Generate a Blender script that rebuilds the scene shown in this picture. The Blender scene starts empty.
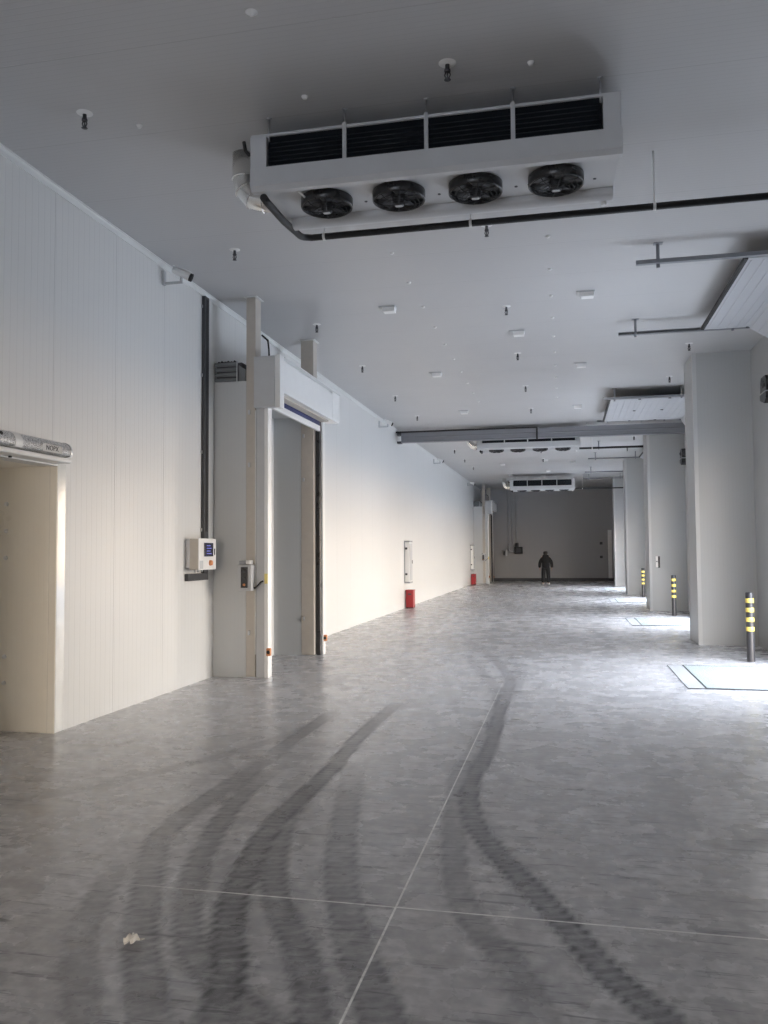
import bpy, bmesh, math, random
import numpy as np
from mathutils import Vector, Matrix
random.seed(7)
SC = bpy.context.scene
COL = SC.collection
PI = math.pi
H = 5.03            # ceiling height
XL, XR = -4.56, 3.15
YB, YF = 45.8, -9.0

# ------------------------------------------------------------------ materials
def new_mat(name):
    m = bpy.data.materials.new(name); m.use_nodes = True
    nt = m.node_tree
    b = nt.nodes['Principled BSDF']
    return m, nt, b

class N:
    """tiny node helper"""
    def __init__(s, nt): s.nt = nt
    def n(s, t, **kw):
        x = s.nt.nodes.new(t)
        for k, v in kw.items(): setattr(x, k, v)
        return x
    def put(s, sock, v):
        if hasattr(v, 'is_linked') or isinstance(v, bpy.types.NodeSocket): s.nt.links.new(v, sock)
        else: sock.default_value = v
    def math(s, op, a, b=None, c=None, clamp=False):
        x = s.n('ShaderNodeMath', operation=op); x.use_clamp = clamp
        s.put(x.inputs[0], a)
        if b is not None: s.put(x.inputs[1], b)
        if c is not None: s.put(x.inputs[2], c)
        return x.outputs[0]
    def pos(s):
        t = s.n('ShaderNodeTexCoord'); return t.outputs['Object']
    def xyz(s, v):
        x = s.n('ShaderNodeSeparateXYZ'); s.put(x.inputs[0], v); return x.outputs
    def noise(s, v, scale, detail=3, rough=.5, dist=0.0):
        x = s.n('ShaderNodeTexNoise'); s.put(x.inputs['Vector'], v)
        x.inputs['Scale'].default_value = scale; x.inputs['Detail'].default_value = detail
        x.inputs['Roughness'].default_value = rough; x.inputs['Distortion'].default_value = dist
        return x.outputs['Fac']
    def mapr(s, v, a, b, c, d, smooth=False):
        x = s.n('ShaderNodeMapRange')
        if smooth: x.interpolation_type = 'SMOOTHSTEP'
        s.put(x.inputs[0], v)
        for i, q in enumerate((a, b, c, d)): x.inputs[1+i].default_value = q
        return x.outputs[0]
    def mix(s, f, a, b, blend='MIX'):
        x = s.n('ShaderNodeMix', data_type='RGBA', blend_type=blend)
        s.put(x.inputs[0], f)
        s.put(x.inputs[6], a if not isinstance(a, tuple) else (*a[:3], 1))
        s.put(x.inputs[7], b if not isinstance(b, tuple) else (*b[:3], 1))
        return x.outputs[2]
    def bump(s, h, strength, dist):
        x = s.n('ShaderNodeBump'); x.inputs['Strength'].default_value = strength
        x.inputs['Distance'].default_value = dist; s.put(x.inputs['Height'], h)
        return x.outputs[0]

def paint(name, col, rough=.45, metal=0.0, var=.06, scale=6.0, spec=.5):
    m, nt, b = new_mat(name); h = N(nt)
    p = h.pos(); f = h.noise(p, scale, 4, .6)
    c1 = tuple(c*(1-var) for c in col); c2 = tuple(min(1, c*(1+var)) for c in col)
    h.put(b.inputs['Base Color'], h.mix(f, c1, c2))
    h.put(b.inputs['Roughness'], h.mapr(f, .3, .7, max(.03, rough-.06), min(1, rough+.06)))
    b.inputs['Metallic'].default_value = metal
    b.inputs['Specular IOR Level'].default_value = spec
    return m

def panel_mat(name, col, mode, joint=1.07, off=0.0, rib=.0535, rough=.38, bump=.35, spec=.45, var=.03, jc=.82, rc=.86):
    """painted sandwich panel: fine ribs and joints running across axis 'mode' (y, or x+y for upright faces)"""
    m, nt, b = new_mat(name); h = N(nt)
    p = h.pos(); X, Y, Z = h.xyz(p)
    u = Y if mode == 'y' else h.math('ADD', X, Y)
    u = h.math('SUBTRACT', u, off)
    w = h.math('PINGPONG', u, rib*.5)                       # 0..rib/2
    ribh = h.mapr(w, .0, .006, 0, 1, True)
    j = h.math('PINGPONG', u, joint*.5)
    jh = h.mapr(j, .002, .006, 0, 1, True)
    f = h.noise(p, 1.1, 4, .6)
    base = h.mix(f, tuple(c*(1-var) for c in col), tuple(min(1, c*(1+var)) for c in col))
    base = h.mix(jh, tuple(c*jc for c in col), base)
    base = h.mix(h.math('MULTIPLY', h.math('SUBTRACT', 1.0, ribh), .5), base, tuple(c*rc for c in col))
    h.put(b.inputs['Base Color'], base)
    hh = h.math('ADD', h.math('MULTIPLY', ribh, .35), jh)
    h.put(b.inputs['Normal'], h.bump(hh, bump, .004))
    h.put(b.inputs['Roughness'], h.mapr(f, .3, .7, rough-.05, rough+.06))
    b.inputs['Specular IOR Level'].default_value = spec
    return m

def metal(name, col, rough=.35, var=.1, scale=20):
    return paint(name, col, rough, 1.0, var, scale)

M = {}
M['wall'] = panel_mat('wall_panel', (.72, .722, .71), 'xy', bump=.8, rc=.80, rib=.09)
M['cream'] = panel_mat('cream_panel', (.86, .82, .73), 'xy', bump=.3, rc=.96, rough=.3)
M['portal'] = panel_mat('portal_panel_shaded', (.54, .555, .56), 'xy', bump=.2, rc=.95)  # white wall panel again, the portal's shade put into a greyer colour
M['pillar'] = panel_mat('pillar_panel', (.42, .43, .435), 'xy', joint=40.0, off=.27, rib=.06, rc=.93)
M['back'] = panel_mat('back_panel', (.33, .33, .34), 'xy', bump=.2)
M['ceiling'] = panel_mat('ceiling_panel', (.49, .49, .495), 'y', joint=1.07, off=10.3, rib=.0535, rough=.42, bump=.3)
M['white'] = paint('white_painted_metal', (.78, .78, .77), .35)
M['offwhite'] = paint('cooler_white_paint', (.53, .54, .555), .38)
M['trim'] = paint('white_trim', (.70, .71, .70), .35)
M['grey'] = paint('grey_paint', (.33, .34, .36), .45)
M['midgrey'] = paint('light_grey_paint', (.50, .51, .52), .45)
M['beam'] = paint('beam_grey', (.20, .205, .225), .5)
M['beige'] = paint('beige_steel', (.50, .46, .41), .5, var=.1, scale=9)
M['dark'] = paint('dark_grey', (.05, .052, .058), .5)
M['black'] = paint('black_rubber', (.014, .014, .015), .6)
M['blackgloss'] = paint('black_plastic', (.02, .02, .022), .3)
M['galv'] = metal('galvanised_steel', (.55, .56, .58), .42)
M['tracksteel'] = metal('track_steel', (.30, .31, .33), .45)
M['alu'] = metal('aluminium_cladding', (.86, .85, .82), .2, .04, 5)
M['darksteel'] = metal('dark_steel', (.12, .12, .13), .5)
M['red'] = paint('red_paint', (.33, .02, .025), .45)
M['yellow'] = paint('yellow_reflective', (.75, .58, .13), .4)
M['bollard'] = paint('bollard_black', (.028, .027, .03), .4)
M['blue'] = paint('navy_curtain', (.03, .04, .14), .5)
M['copper'] = paint('orange_plastic', (.62, .25, .10), .45)
M['screen'] = paint('screen_glass', (.02, .025, .06), .12)
M['paper'] = paint('torn_paper', (.72, .68, .62), .8, var=.15, scale=40)
M['cloth'] = paint('black_jacket_cloth', (.005, .005, .0055), .9)
M['trouser'] = paint('dark_trouser_cloth', (.008, .008, .010), .9)
M['skin'] = paint('skin', (.42, .26, .19), .55)
M['hair'] = paint('dark_hair', (.012, .010, .009), .6)
M['shoe'] = paint('pale_shoe', (.70, .70, .68), .5)
M['sticker'] = paint('yellow_sticker', (.85, .72, .25), .5)
M['jamb'] = paint('glossy_white_jamb', (.70, .71, .69), .14)
M['lip'] = paint('worn_lip_steel', (.34, .34, .345), .5, var=.15, scale=5)
M['name'] = paint('name_plate_silver', (.36, .37, .38), .4, .4)
M['pilltrim'] = paint('pillar_corner_trim', (.50, .51, .51), .4)
M['louvre'] = paint('louvre_grey', (.20, .21, .22), .45)
M['plate'] = None

# cooling fins: fine dark slats with thin brighter tube lines
def coil_mat():
    m, nt, b = new_mat('coil_fins'); h = N(nt)
    X, Y, Z = h.xyz(h.pos())
    fx = h.mapr(h.math('PINGPONG', X, .004), .0005, .002, 0, 1, True)
    b.inputs['Roughness'].default_value = .6; b.inputs['Specular IOR Level'].default_value = .15
    b.inputs['Base Color'].default_value = (.004, .006, .009, 1)
    h.put(b.inputs['Normal'], h.bump(fx, .4, .003))
    return m
M['coil'] = coil_mat()
M['tube'] = paint('coil_tube', (.010, .014, .019), .5)

# perforated, brushed sleeve of the air curtain
def perforated():
    m, nt, b = new_mat('perforated_metal'); h = N(nt)
    p = h.pos()
    v = h.n('ShaderNodeTexVoronoi'); h.put(v.inputs['Vector'], p); v.inputs['Scale'].default_value = 120
    f = h.mapr(v.outputs['Distance'], .25, .5, 0, 1)
    h.put(b.inputs['Base Color'], h.mix(f, (.08, .08, .085), (.66, .67, .68)))
    b.inputs['Metallic'].default_value = .6; b.inputs['Roughness'].default_value = .4
    h.put(b.inputs['Normal'], h.bump(f, .5, .004))
    return m
M['perf'] = perforated()

# tread plate of the dock levellers
def tread():
    m, nt, b = new_mat('tread_plate'); h = N(nt)
    p = h.pos(); X, Y, Z = h.xyz(p)
    a = h.math('PINGPONG', h.math('ADD', X, Y), .035)
    c = h.math('PINGPONG', h.math('SUBTRACT', X, Y), .035)
    r1 = h.mapr(a, .0, .010, 1, 0, True); r2 = h.mapr(c, .0, .010, 1, 0, True)
    hh = h.math('MAXIMUM', r1, r2)
    f = h.noise(p, 3, 4, .6)
    h.put(b.inputs['Base Color'], h.mix(f, (.30, .335, .33), (.40, .43, .42)))
    b.inputs['Metallic'].default_value = .15; b.inputs['Roughness'].default_value = .42
    h.put(b.inputs['Normal'], h.bump(hh, .6, .006))
    return m
M['plate'] = tread()

# polished concrete: mottling, trowel streaks, saw cuts, tyre marks (mesh attributes), specks
def concrete():
    m, nt, b = new_mat('polished_concrete'); h = N(nt)
    p = h.pos(); X, Y, Z = h.xyz(p)
    big = h.noise(p, .30, 4, .55)
    mid = h.noise(p, 2.6, 5, .6)
    grain = h.noise(p, 8, 3, .6)
    fine = h.noise(p, 16, 2, .6)
    def stretched(ang, sx, sy, scale, det=6, rough=.7):
        st = h.n('ShaderNodeMapping'); st.inputs['Scale'].default_value = (sx, sy, 1); st.inputs['Rotation'].default_value = (0, 0, ang)
        h.put(st.inputs['Vector'], p)
        return h.noise(st.outputs[0], scale, det, rough), st
    s1, st = stretched(.35, 1.0, 4.0, 2.6, 5, .6)
    s2, st2 = stretched(1.25, 1.0, 5.0, 3.0, 5, .6)
    c = h.mix(h.mapr(big, .32, .68, 0, 1), (.50, .472, .455), (.58, .572, .585))
    c = h.mix(h.mapr(mid, .22, .60, .42, 0), c, (.33, .315, .315))
    c = h.mix(h.mapr(mid, .42, .82, 0, .36), c, (.74, .73, .725))
    c = h.mix(h.mapr(s1, .48, .76, 0, .5), c, (.31, .30, .305))
    c = h.mix(h.mapr(s2, .48, .76, 0, .45), c, (.32, .31, .315))
    c = h.mix(h.mapr(fine, .34, .60, .5, 0), c, (.34, .33, .33))
    c = h.mix(h.mapr(grain, .30, .60, .42, 0), c, (.33, .315, .32))
    c = h.mix(h.mapr(grain, .50, .72, 0, .30), c, (.74, .73, .725))
    # thin scuffs, pale and dark
    s3, _ = stretched(.9, 1.0, 9.0, 2.6, 4, .75)
    s4, _ = stretched(-.5, 1.0, 9.0, 2.2, 4, .75)
    c = h.mix(h.mapr(s3, .56, .68, 0, .45), c, (.66, .65, .64))
    c = h.mix(h.mapr(s4, .56, .64, 0, .65), c, (.13, .125, .13))
    # tyre marks
    at = h.n('ShaderNodeAttribute', attribute_name='tyre'); tr = h.n('ShaderNodeAttribute', attribute_name='tread')
    lug = h.mapr(h.math('PINGPONG', tr.outputs['Fac'], .032),   .006, .020, .74, 1.0, True)
    tn = h.mapr(h.noise(p, 7.0, 6, .75), .34, .54, .55, 1)
    tm = h.math('MULTIPLY', h.math('MULTIPLY', at.outputs['Fac'], lug), tn)
    c = h.mix(h.math('MULTIPLY', tm, 1.45, None, True), c, (.085, .08, .085))
    # saw-cut joints filled with pale dust
    jn = h.mapr(h.noise(p, 9, 4, .7), .3, .55, .5, 1)
    jx = h.math('ABSOLUTE', h.math('ADD', X, .785))
    jx = h.math('MULTIPLY', h.mapr(jx, .0035, .0065, 1, 0), h.mapr(Y, 6.5, 11, 1, .2))
    jy = h.math('ABSOLUTE', h.math('SUBTRACT', h.math('SUBTRACT', Y, 3.785), h.math('MULTIPLY', h.math('ADD', X, .785), .0)))
    jy = h.math('MULTIPLY', h.mapr(jy, .004, .007, 1, 0), h.mapr(X, -2.2, -1.6, .1, 1))
    jj = h.math('MULTIPLY', h.math('MAXIMUM', jx, jy), jn)
    c = h.mix(jj, c, (.92, .90, .86))
    # little pale chips and dark scraps trodden into the slab
    v = h.n('ShaderNodeTexVoronoi'); h.put(v.inputs['Vector'], p); v.inputs['Scale'].default_value = 3.2
    sp = h.mapr(v.outputs['Distance'], .018, .03, 1, 0)
    w = h.n('ShaderNodeSeparateColor'); h.put(w.inputs[0], v.outputs['Color'])
    spw = h.math('MULTIPLY', sp, h.math('GREATER_THAN', w.outputs[0], .72))
    c = h.mix(spw, c, (.62, .6, .58))
    v2 = h.n('ShaderNodeTexVoronoi'); h.put(v2.inputs['Vector'], st.outputs[0]); v2.inputs['Scale'].default_value = 1.3
    w2 = h.n('ShaderNodeSeparateColor'); h.put(w2.inputs[0], v2.outputs['Color'])
    sd = h.math('MULTIPLY', h.mapr(v2.outputs['Distance'], .04, .075, 1, 0), h.math('GREATER_THAN', w2.outputs[1], .6))
    c = h.mix(h.math('MULTIPLY', sd, .75), c, (.05, .05, .052))
    h.put(b.inputs['Base Color'], c)
    rr = h.math('ADD', h.mapr(mid, .3, .7, .20, .34), h.math('MULTIPLY', tm, .12))
    h.put(b.inputs['Roughness'], rr)
    b.inputs['Specular IOR Level'].default_value = .5
    h.put(b.inputs['Normal'], h.bump(mid, .06, .006))
    return m
M['concrete'] = concrete()
M['apron'] = paint('outdoor_concrete', (.27, .27, .27), .9, var=.1, scale=.6)

# ------------------------------------------------------------------ mesh builder
class MB:
    def __init__(s): s.bm = bmesh.new()
    def box(s, x0, x1, y0, y1, z0, z1, bev=0.0, rot=None):
        r = bmesh.ops.create_cube(s.bm, size=1)
        vs = r['verts']
        c = Vector(((x0+x1)/2, (y0+y1)/2, (z0+z1)/2)); d = (abs(x1-x0), abs(y1-y0), abs(z1-z0))
        for v in vs:
            q = Vector((v.co.x*d[0], v.co.y*d[1], v.co.z*d[2]))
            if rot is not None: q = rot @ q
            v.co = q + c
        if bev > 0:
            es = list({e for v in vs for e in v.link_edges})
            bmesh.ops.bevel(s.bm, geom=es, offset=min(bev, min(d)*.45), segments=2, affect='EDGES', profile=.5)
        return s
    def tube(s, pts, r, seg=12, cap=True, smooth=True):
        pts = [Vector(p) for p in pts]; n = len(pts); rings = []
        ref = None
        for i, p in enumerate(pts):
            a = pts[max(i-1, 0)]; c = pts[min(i+1, n-1)]
            t1 = (p-a).normalized() if i > 0 else (c-p).normalized()
            t2 = (c-p).normalized() if i < n-1 else t1
            t = (t1+t2).normalized()
            if ref is None:
                ref = t.orthogonal().normalized()
            ref = (ref - t*ref.dot(t)).normalized()
            b = t.cross(ref)
            k = 1/max(.35, math.sqrt(max(0, (1+t1.dot(t2))/2)))
            rr = r[i] if isinstance(r, (list, tuple)) else r
            ring = []
            bis = (t2-t1)
            for q in range(seg):
                an = 2*PI*q/seg
                o = (ref*math.cos(an)+b*math.sin(an))*rr
                if bis.length > 1e-6:
                    bn = bis.normalized(); o = o + bn*o.dot(bn)*(k-1)
                ring.append(s.bm.verts.new(p+o))
            rings.append(ring)
        for a, c in zip(rings, rings[1:]):
            for q in range(seg):
                f = s.bm.faces.new((a[q], a[(q+1) % seg], c[(q+1) % seg], c[q])); f.smooth = smooth
        if cap:
            s.bm.faces.new(list(reversed(rings[0]))); s.bm.faces.new(rings[-1])
        return s
    def lathe(s, prof, c, axis='z', seg=24, closed=False):
        c = Vector(c); rings = []
        R = {'z': Matrix.Identity(3), 'x': Matrix.Rotation(PI/2, 3, 'Y'), 'y': Matrix.Rotation(-PI/2, 3, 'X')}[axis] if isinstance(axis, str) else axis
        for r, z in prof:
            if r < 1e-6: rings.append([s.bm.verts.new(R @ Vector((0, 0, z))+c)])
            else: rings.append([s.bm.verts.new(R @ Vector((r*math.cos(2*PI*q/seg), r*math.sin(2*PI*q/seg), z))+c) for q in range(seg)])
        prs = list(zip(rings, rings[1:]))
        if closed: prs.append((rings[-1], rings[0]))
        for a, d in prs:
            for q in range(seg):
                q2 = (q+1) % seg
                if len(a) == 1 and len(d) == 1: continue
                if len(a) == 1: vs = (a[0], d[q2], d[q])
                elif len(d) == 1: vs = (a[q], a[q2], d[0])
                else: vs = (a[q], a[q2], d[q2], d[q])
                f = s.bm.faces.new(vs); f.smooth = seg > 12
        return s
    def prism(s, poly, axis, a0, a1):
        """poly of 2-d points swept along an axis: x -> (y,z), y -> (x,z), z -> (x,y)"""
        def P(p, a):
            return {'x': (a, p[0], p[1]), 'y': (p[0], a, p[1]), 'z': (p[0], p[1], a)}[axis]
        A = [s.bm.verts.new(P(p, a0)) for p in poly]; B = [s.bm.verts.new(P(p, a1)) for p in poly]
        n = len(poly)
        for i in range(n): s.bm.faces.new((A[i], A[(i+1) % n], B[(i+1) % n], B[i]))
        s.bm.faces.new(A[::-1]); s.bm.faces.new(B)
        return s
    def build(s, name, mat, parent=None, loc=None):
        bmesh.ops.recalc_face_normals(s.bm, faces=s.bm.faces)
        off = Vector((0, 0, 0)); q = parent
        while q is not None: off += Vector(q.location); q = q.parent
        me = bpy.data.meshes.new(name)
        o = bpy.data.objects.new(name, me)
        if parent is None and loc is not None: o.location = loc; off = Vector(loc)
        if off.length: bmesh.ops.translate(s.bm, verts=s.bm.verts, vec=-off)
        s.bm.to_mesh(me); s.bm.free()
        me.materials.append(M[mat] if isinstance(mat, str) else mat)
        COL.objects.link(o)
        if parent is not None: o.parent = parent
        return o

def tag(o, label=None, cat=None, group=None, kind=None):
    if label: o['label'] = label
    if cat: o['category'] = cat
    if group: o['group'] = group
    if kind: o['kind'] = kind
    return o
def thing(name, loc, label, cat, group=None):
    o = bpy.data.objects.new(name, None); COL.objects.link(o); o.location = loc; o.empty_display_size = .1
    return tag(o, label, cat, group)
def struct(o, label=None):
    o['kind'] = 'structure'
    if label: o['label'] = label
    return o
def copy_tree(o, parent=None):
    c = o.copy(); COL.objects.link(c); c.parent = parent
    for ch in list(o.children): copy_tree(ch, c)
    return c
def dup(o, loc, label, group=None):
    c = copy_tree(o); c.location = loc; c['label'] = label
    if group: c['group'] = group
    return c
ORD = ['nearest', 'second', 'third', 'fourth', 'fifth', 'sixth', 'seventh', 'eighth', 'ninth', 'tenth', 'eleventh', 'twelfth', 'thirteenth', 'fourteenth']

# ------------------------------------------------------------------ floor with tyre-mark attributes
TRACKS = [  # (strength, width, points on the floor)
 (.85, .21, [(-1.8, 8.99), (-1.81, 7.39), (-1.73, 5.81), (-1.75, 5.18), (-1.71, 4.59), (-1.65, 4.19), (-1.55, 3.73), (-1.43, 3.38), (-1.31, 3.1), (-1.14, 2.5)]),
 (.65, .20, [(-1.76, 5.38), (-1.65, 4.69), (-1.48, 4.07), (-1.3, 3.67), (-1.11, 3.35), (-0.98, 3.08), (-0.75, 2.5)]),
 (.60, .24, [(-1.63, 6.35), (-1.48, 5.6), (-1.2, 4.35), (-1.01, 3.73), (-0.83, 3.28), (-0.67, 2.93), (-0.5, 2.5)]),
 (.62, .22, [(-2.32, 8.59), (-2.34, 7.51), (-2.32, 5.98), (-2.33, 5.17), (-2.32, 4.64), (-2.25, 4.3), (-2.01, 3.76), (-1.8, 3.31), (-1.54, 2.88), (-1.3, 2.5)]),
 (.50, .20, [(-2.37, 4.46), (-2.28, 3.98), (-2.14, 3.5), (-1.98, 3.13), (-1.78, 2.84), (-1.5, 2.4)]),
 (.60, .20, [(-2.13, 6.26), (-2.16, 5.47), (-2.05, 4.7), (-1.85, 3.93), (-1.62, 3.39), (-1.46, 3.15), (-1.24, 2.95), (-0.8, 2.55)]),
 (.80, .20, [(-1.95, 15.78), (-1.28, 13.49), (-0.83, 11.4), (-0.69, 10.23), (-0.69, 8.89), (-0.64, 6.87), (-0.68, 5.93), (-0.59, 5.16), (-0.43, 4.66), (-0.22, 4.19), (-0.02, 3.74), (0.13, 3.37), (0.3, 3.09), (.6, 2.6)]),
 (.50, .20, [(-1.58, 13.44), (-1.15, 11.35), (-0.77, 9.5), (-0.75, 7.22), (-0.79, 6.21), (-0.74, 5.55), (-0.64, 4.7), (-0.54, 4.07), (-0.38, 3.62), (-0.24, 3.37), (-0.05, 2.8)]),
 (.40, .16, [(-1.5, 19.24), (-0.68, 17.84), (-0.04, 16.84), (-0.16, 15.17), (-0.74, 13.58), (-1.28, 12.49)]),
 (.35, .14, [(1.28, 12.36), (1.27, 10.2), (0.76, 9.45), (-0.09, 9.96)]),
 (.40, .18, [(-3.9, 4.6), (-3.3, 5.2), (-2.6, 6.6), (-2.2, 8.2)]),
 (.45, .20, [(-1.0, 14.0), (-.75, 12.2), (-.6, 10.5), (-.62, 9.3)]),
]
def catmull(P, k=10):
    P = [np.array(p, float) for p in P]; P = [2*P[0]-P[1]]+P+[2*P[-1]-P[-2]]; out = []
    for i in range(1, len(P)-2):
        for j in range(k):
            t = j/k; a, b, c, d = P[i-1:i+3]
            out.append(.5*((2*b)+(c-a)*t+(2*a-5*b+4*c-d)*t*t+(3*b-a-3*c+d)*t**3))
    out.append(P[-2]); return np.array(out)

def build_floor():
    gx0, gx1, gy0, gy1, st = -4.5, 3.0, 2.0, 19.0, .03
    nx = int(round((gx1-gx0)/st)); ny = int(round((gy1-gy0)/st))
    xs = np.linspace(gx0, gx1, nx+1); ys = np.linspace(gy0, gy1, ny+1)
    XX, YY = np.meshgrid(xs, ys); P = np.stack([XX.ravel(), YY.ravel()], 1)
    mask = np.zeros(len(P)); tv = np.zeros(len(P))
    for s_, w, pts in TRACKS:
        w = w*.80; C = catmull(pts); seg = np.diff(C, axis=0); L = np.linalg.norm(seg, axis=1); cum = np.concatenate([[0], np.cumsum(L)])
        lo, hi = C.min(0)-.3, C.max(0)+.3
        idx = np.where((P[:, 0] > lo[0]) & (P[:, 0] < hi[0]) & (P[:, 1] > lo[1]) & (P[:, 1] < hi[1]))[0]
        q = P[idx]; best = np.full(len(idx), 9.0); bv = np.zeros(len(idx)); bs = np.zeros(len(idx))
        for i in range(len(seg)):
            d = q-C[i]; t = np.clip((d@seg[i])/(L[i]**2+1e-9), 0, 1)
            r = d-t[:, None]*seg[i]; dist = np.linalg.norm(r, axis=1)
            side = np.sign(r[:, 0]*seg[i][1]-r[:, 1]*seg[i][0])
            u = dist < best; best[u] = dist[u]; bv[u] = (cum[i]+t*L[i])[u]; bs[u] = (side*dist)[u]
        e = np.clip((w*.5-best)/.022, 0, 1); e = e*e*(3-2*e)
        rim = .62+.38*np.clip((best-w*.5+.045)/.02, 0, 1)          # the shoulders of a tyre print darker
        end = np.clip(bv/.8, 0, 1)*np.clip((cum[-1]-bv)/.4, .3, 1)
        depth = np.clip((17.0-q[:, 1])/9.0, .55, 1)        # the marks are fainter where fewer wheels turned
        mval = s_*e*rim*end*depth
        up = mval > mask[idx]
        mask[idx] = np.where(up, mval, mask[idx]); tv[idx] = np.where(up, bv+.12*np.abs(bs), tv[idx])
    V = [np.column_stack([P, np.zeros(len(P))])]
    a = (np.arange(ny)[:, None]*(nx+1)+np.arange(nx)[None, :]).ravel()
    F = [np.column_stack([a, a+1, a+nx+2, a+nx+1])]
    base = len(P)
    xa, xb = -9.0, XR+.35
    for (x0, x1, y0, y1) in ((xa, xb, YF, gy0), (xa, gx0, gy0, gy1), (gx1, xb, gy0, gy1), (xa, xb, gy1, YB+.2)):
        V.append(np.array([(x0, y0, 0), (x1, y0, 0), (x1, y1, 0), (x0, y1, 0)], float))
        F.append(np.array([[base, base+1, base+2, base+3]])); base += 4
    V = np.concatenate(V); F = np.concatenate(F)
    me = bpy.data.meshes.new('floor')
    me.vertices.add(len(V)); me.vertices.foreach_set('co', V.ravel())
    me.loops.add(F.size); me.loops.foreach_set('vertex_index', F.ravel().astype(np.int32))
    me.polygons.add(len(F)); me.polygons.foreach_set('loop_start', (np.arange(len(F))*4).astype(np.int32))
    me.update(calc_edges=True); me.validate()
    for nm, arr in (('tyre', mask), ('tread', tv)):
        at = me.attributes.new(nm, 'FLOAT', 'POINT')
        full = np.zeros(len(V), np.float32); full[:len(arr)] = arr
        at.data.foreach_set('value', full)
    me.materials.append(M['concrete'])
    o = bpy.data.objects.new('floor', me); COL.objects.link(o)
    struct(o, 'grey polished concrete floor with curved tyre marks')
build_floor()

# ------------------------------------------------------------------ room shell
T = .15
BAYS = [(11.2, 3.0, 3.3), (19.55, 3.0, 3.3), (28.0, 3.0, 3.2), (36.1, 3.0, 3.2)]   # centre, width, height of the dock openings
PORT = [10.25, 42.1]
DOOR1 = (4.75, 6.77, 2.43)

b = MB()   # left wall
cuts = [(DOOR1[0], DOOR1[1], DOOR1[2])]+[(p+.35, p+2.25, 3.35) for p in PORT]
y = YF
for (a, c, hz) in cuts:
    b.box(XL-T, XL, y, a, 0, H); b.box(XL-T, XL, a, c, hz, H); y = c
b.box(XL-T, XL, y, YB, 0, H)
struct(b.build('wall_left', 'wall'), 'white ribbed panel wall along the left side of the hall')
b = MB()
y = YF
for (c, w, hz) in BAYS:
    b.box(XR, XR+.22, y, c-w/2, 0, H); b.box(XR, XR+.22, c-w/2, c+w/2, hz, H); y = c+w/2
b.box(XR, XR+.22, y, YB, 0, H)
struct(b.build('wall_right', 'pillar'), 'pale panel wall with loading dock openings on the right')
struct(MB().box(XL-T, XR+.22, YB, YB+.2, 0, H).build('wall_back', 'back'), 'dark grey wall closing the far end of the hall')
struct(MB().box(XL-T, -4.2, YF-.2, YF, 0, H).box(-.6, XR+.22, YF-.2, YF, 0, H).box(-4.2, -.6, YF-.2, YF, 3.0, H).build('wall_front', 'wall'))  # unseen opening in this wall is added to bring in light from behind
struct(MB().box(XL-.4, XR+.4, YF-.2, YB+.2, H, H+.2).build('ceiling', 'ceiling'), 'flat pale ribbed panel ceiling with transverse joints')
struct(MB().box(XL, XR, YB-.02, YB, 0, .16).build('baseboard_back', 'dark'))
# coving along the left wall under the ceiling
struct(MB().prism([(XL, H-.065), (XL+.010, H-.065), (XL+.018, H-.03), (XL+.03, H-.012), (XL+.04, H-.010), (XL+.04, H), (XL, H)], 'y', YF, YB).build('trim_1', 'trim'), 'pale coving strip between left wall and ceiling')
# passage behind the near doorway
b = MB()
b.box(-8.4, XL-T, DOOR1[1], DOOR1[1]+T, 0, 3.2)
b.box(-8.4, XL-T, DOOR1[0]-T, DOOR1[0], 0, 3.2)
b.box(-8.55, -8.4, DOOR1[0]-T, DOOR1[1]+T, 0, 3.2)
b.box(-8.4, XL-T, DOOR1[0], DOOR1[1], DOOR1[2], 3.2)
struct(b.build('wall_passage', 'cream'), 'cream panel wall of the passage seen through the near left doorway')
# small rooms behind the two portals
b = MB()
for p in PORT:
    b.box(-8.4, XL-T, p+.2, p+.35, 0, 3.6); b.box(-8.4, XL-T, p+2.25, p+2.4, 0, 3.6)
    b.box(-8.55, -8.4, p+.2, p+2.4, 0, 3.6); b.box(-8.4, XL-T, p+.35, p+2.25, 3.4, 3.6)
struct(b.build('wall_vestibule', 'wall'))

# pillars
PIL = [(6.75, 7.75), (15.05, 16.05), (23.3, 24.4), (31.8, 32.8), (39.4, 40.4)]
PL = [None, 'nearest of the pale panel clad pillars on the right', 'second pale panel pillar from the camera, with small switch box',
      'third pale panel pillar along the right side', 'farthest narrow looking pale pillar on the right side']
for i, (a, c) in enumerate(PIL):
    o = struct(MB().box(2.2, XR, a, c, 0, H).build('pillar', 'pillar'), PL[i])
    MB().prism([(2.194, a+.06), (2.194, a-.006), (2.26, a-.006), (2.26, a), (2.2, a), (2.2, a+.06)], 'z', 0, H).build('corner_trim', 'pilltrim', o)
    MB().prism([(2.194, c-.06), (2.194, c+.006), (2.26, c+.006), (2.26, c), (2.2, c), (2.2, c-.06)], 'z', 0, H).build('corner_trim', 'pilltrim', o)
# white jamb beside the far wall on the right
struct(MB().box(2.21, 2.40, 45.55, 45.8, .16, 2.72, .01).build('trim_2', 'white'), 'narrow white upright strip at right end of the far wall')

# outdoor apron
struct(MB().box(XR+.4, 60, -40, 80, -1.3, -1.15).box(-30, XR+.4, -50, YF-.3, -1.3, -1.15).build('ground_outside', 'apron'))

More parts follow.
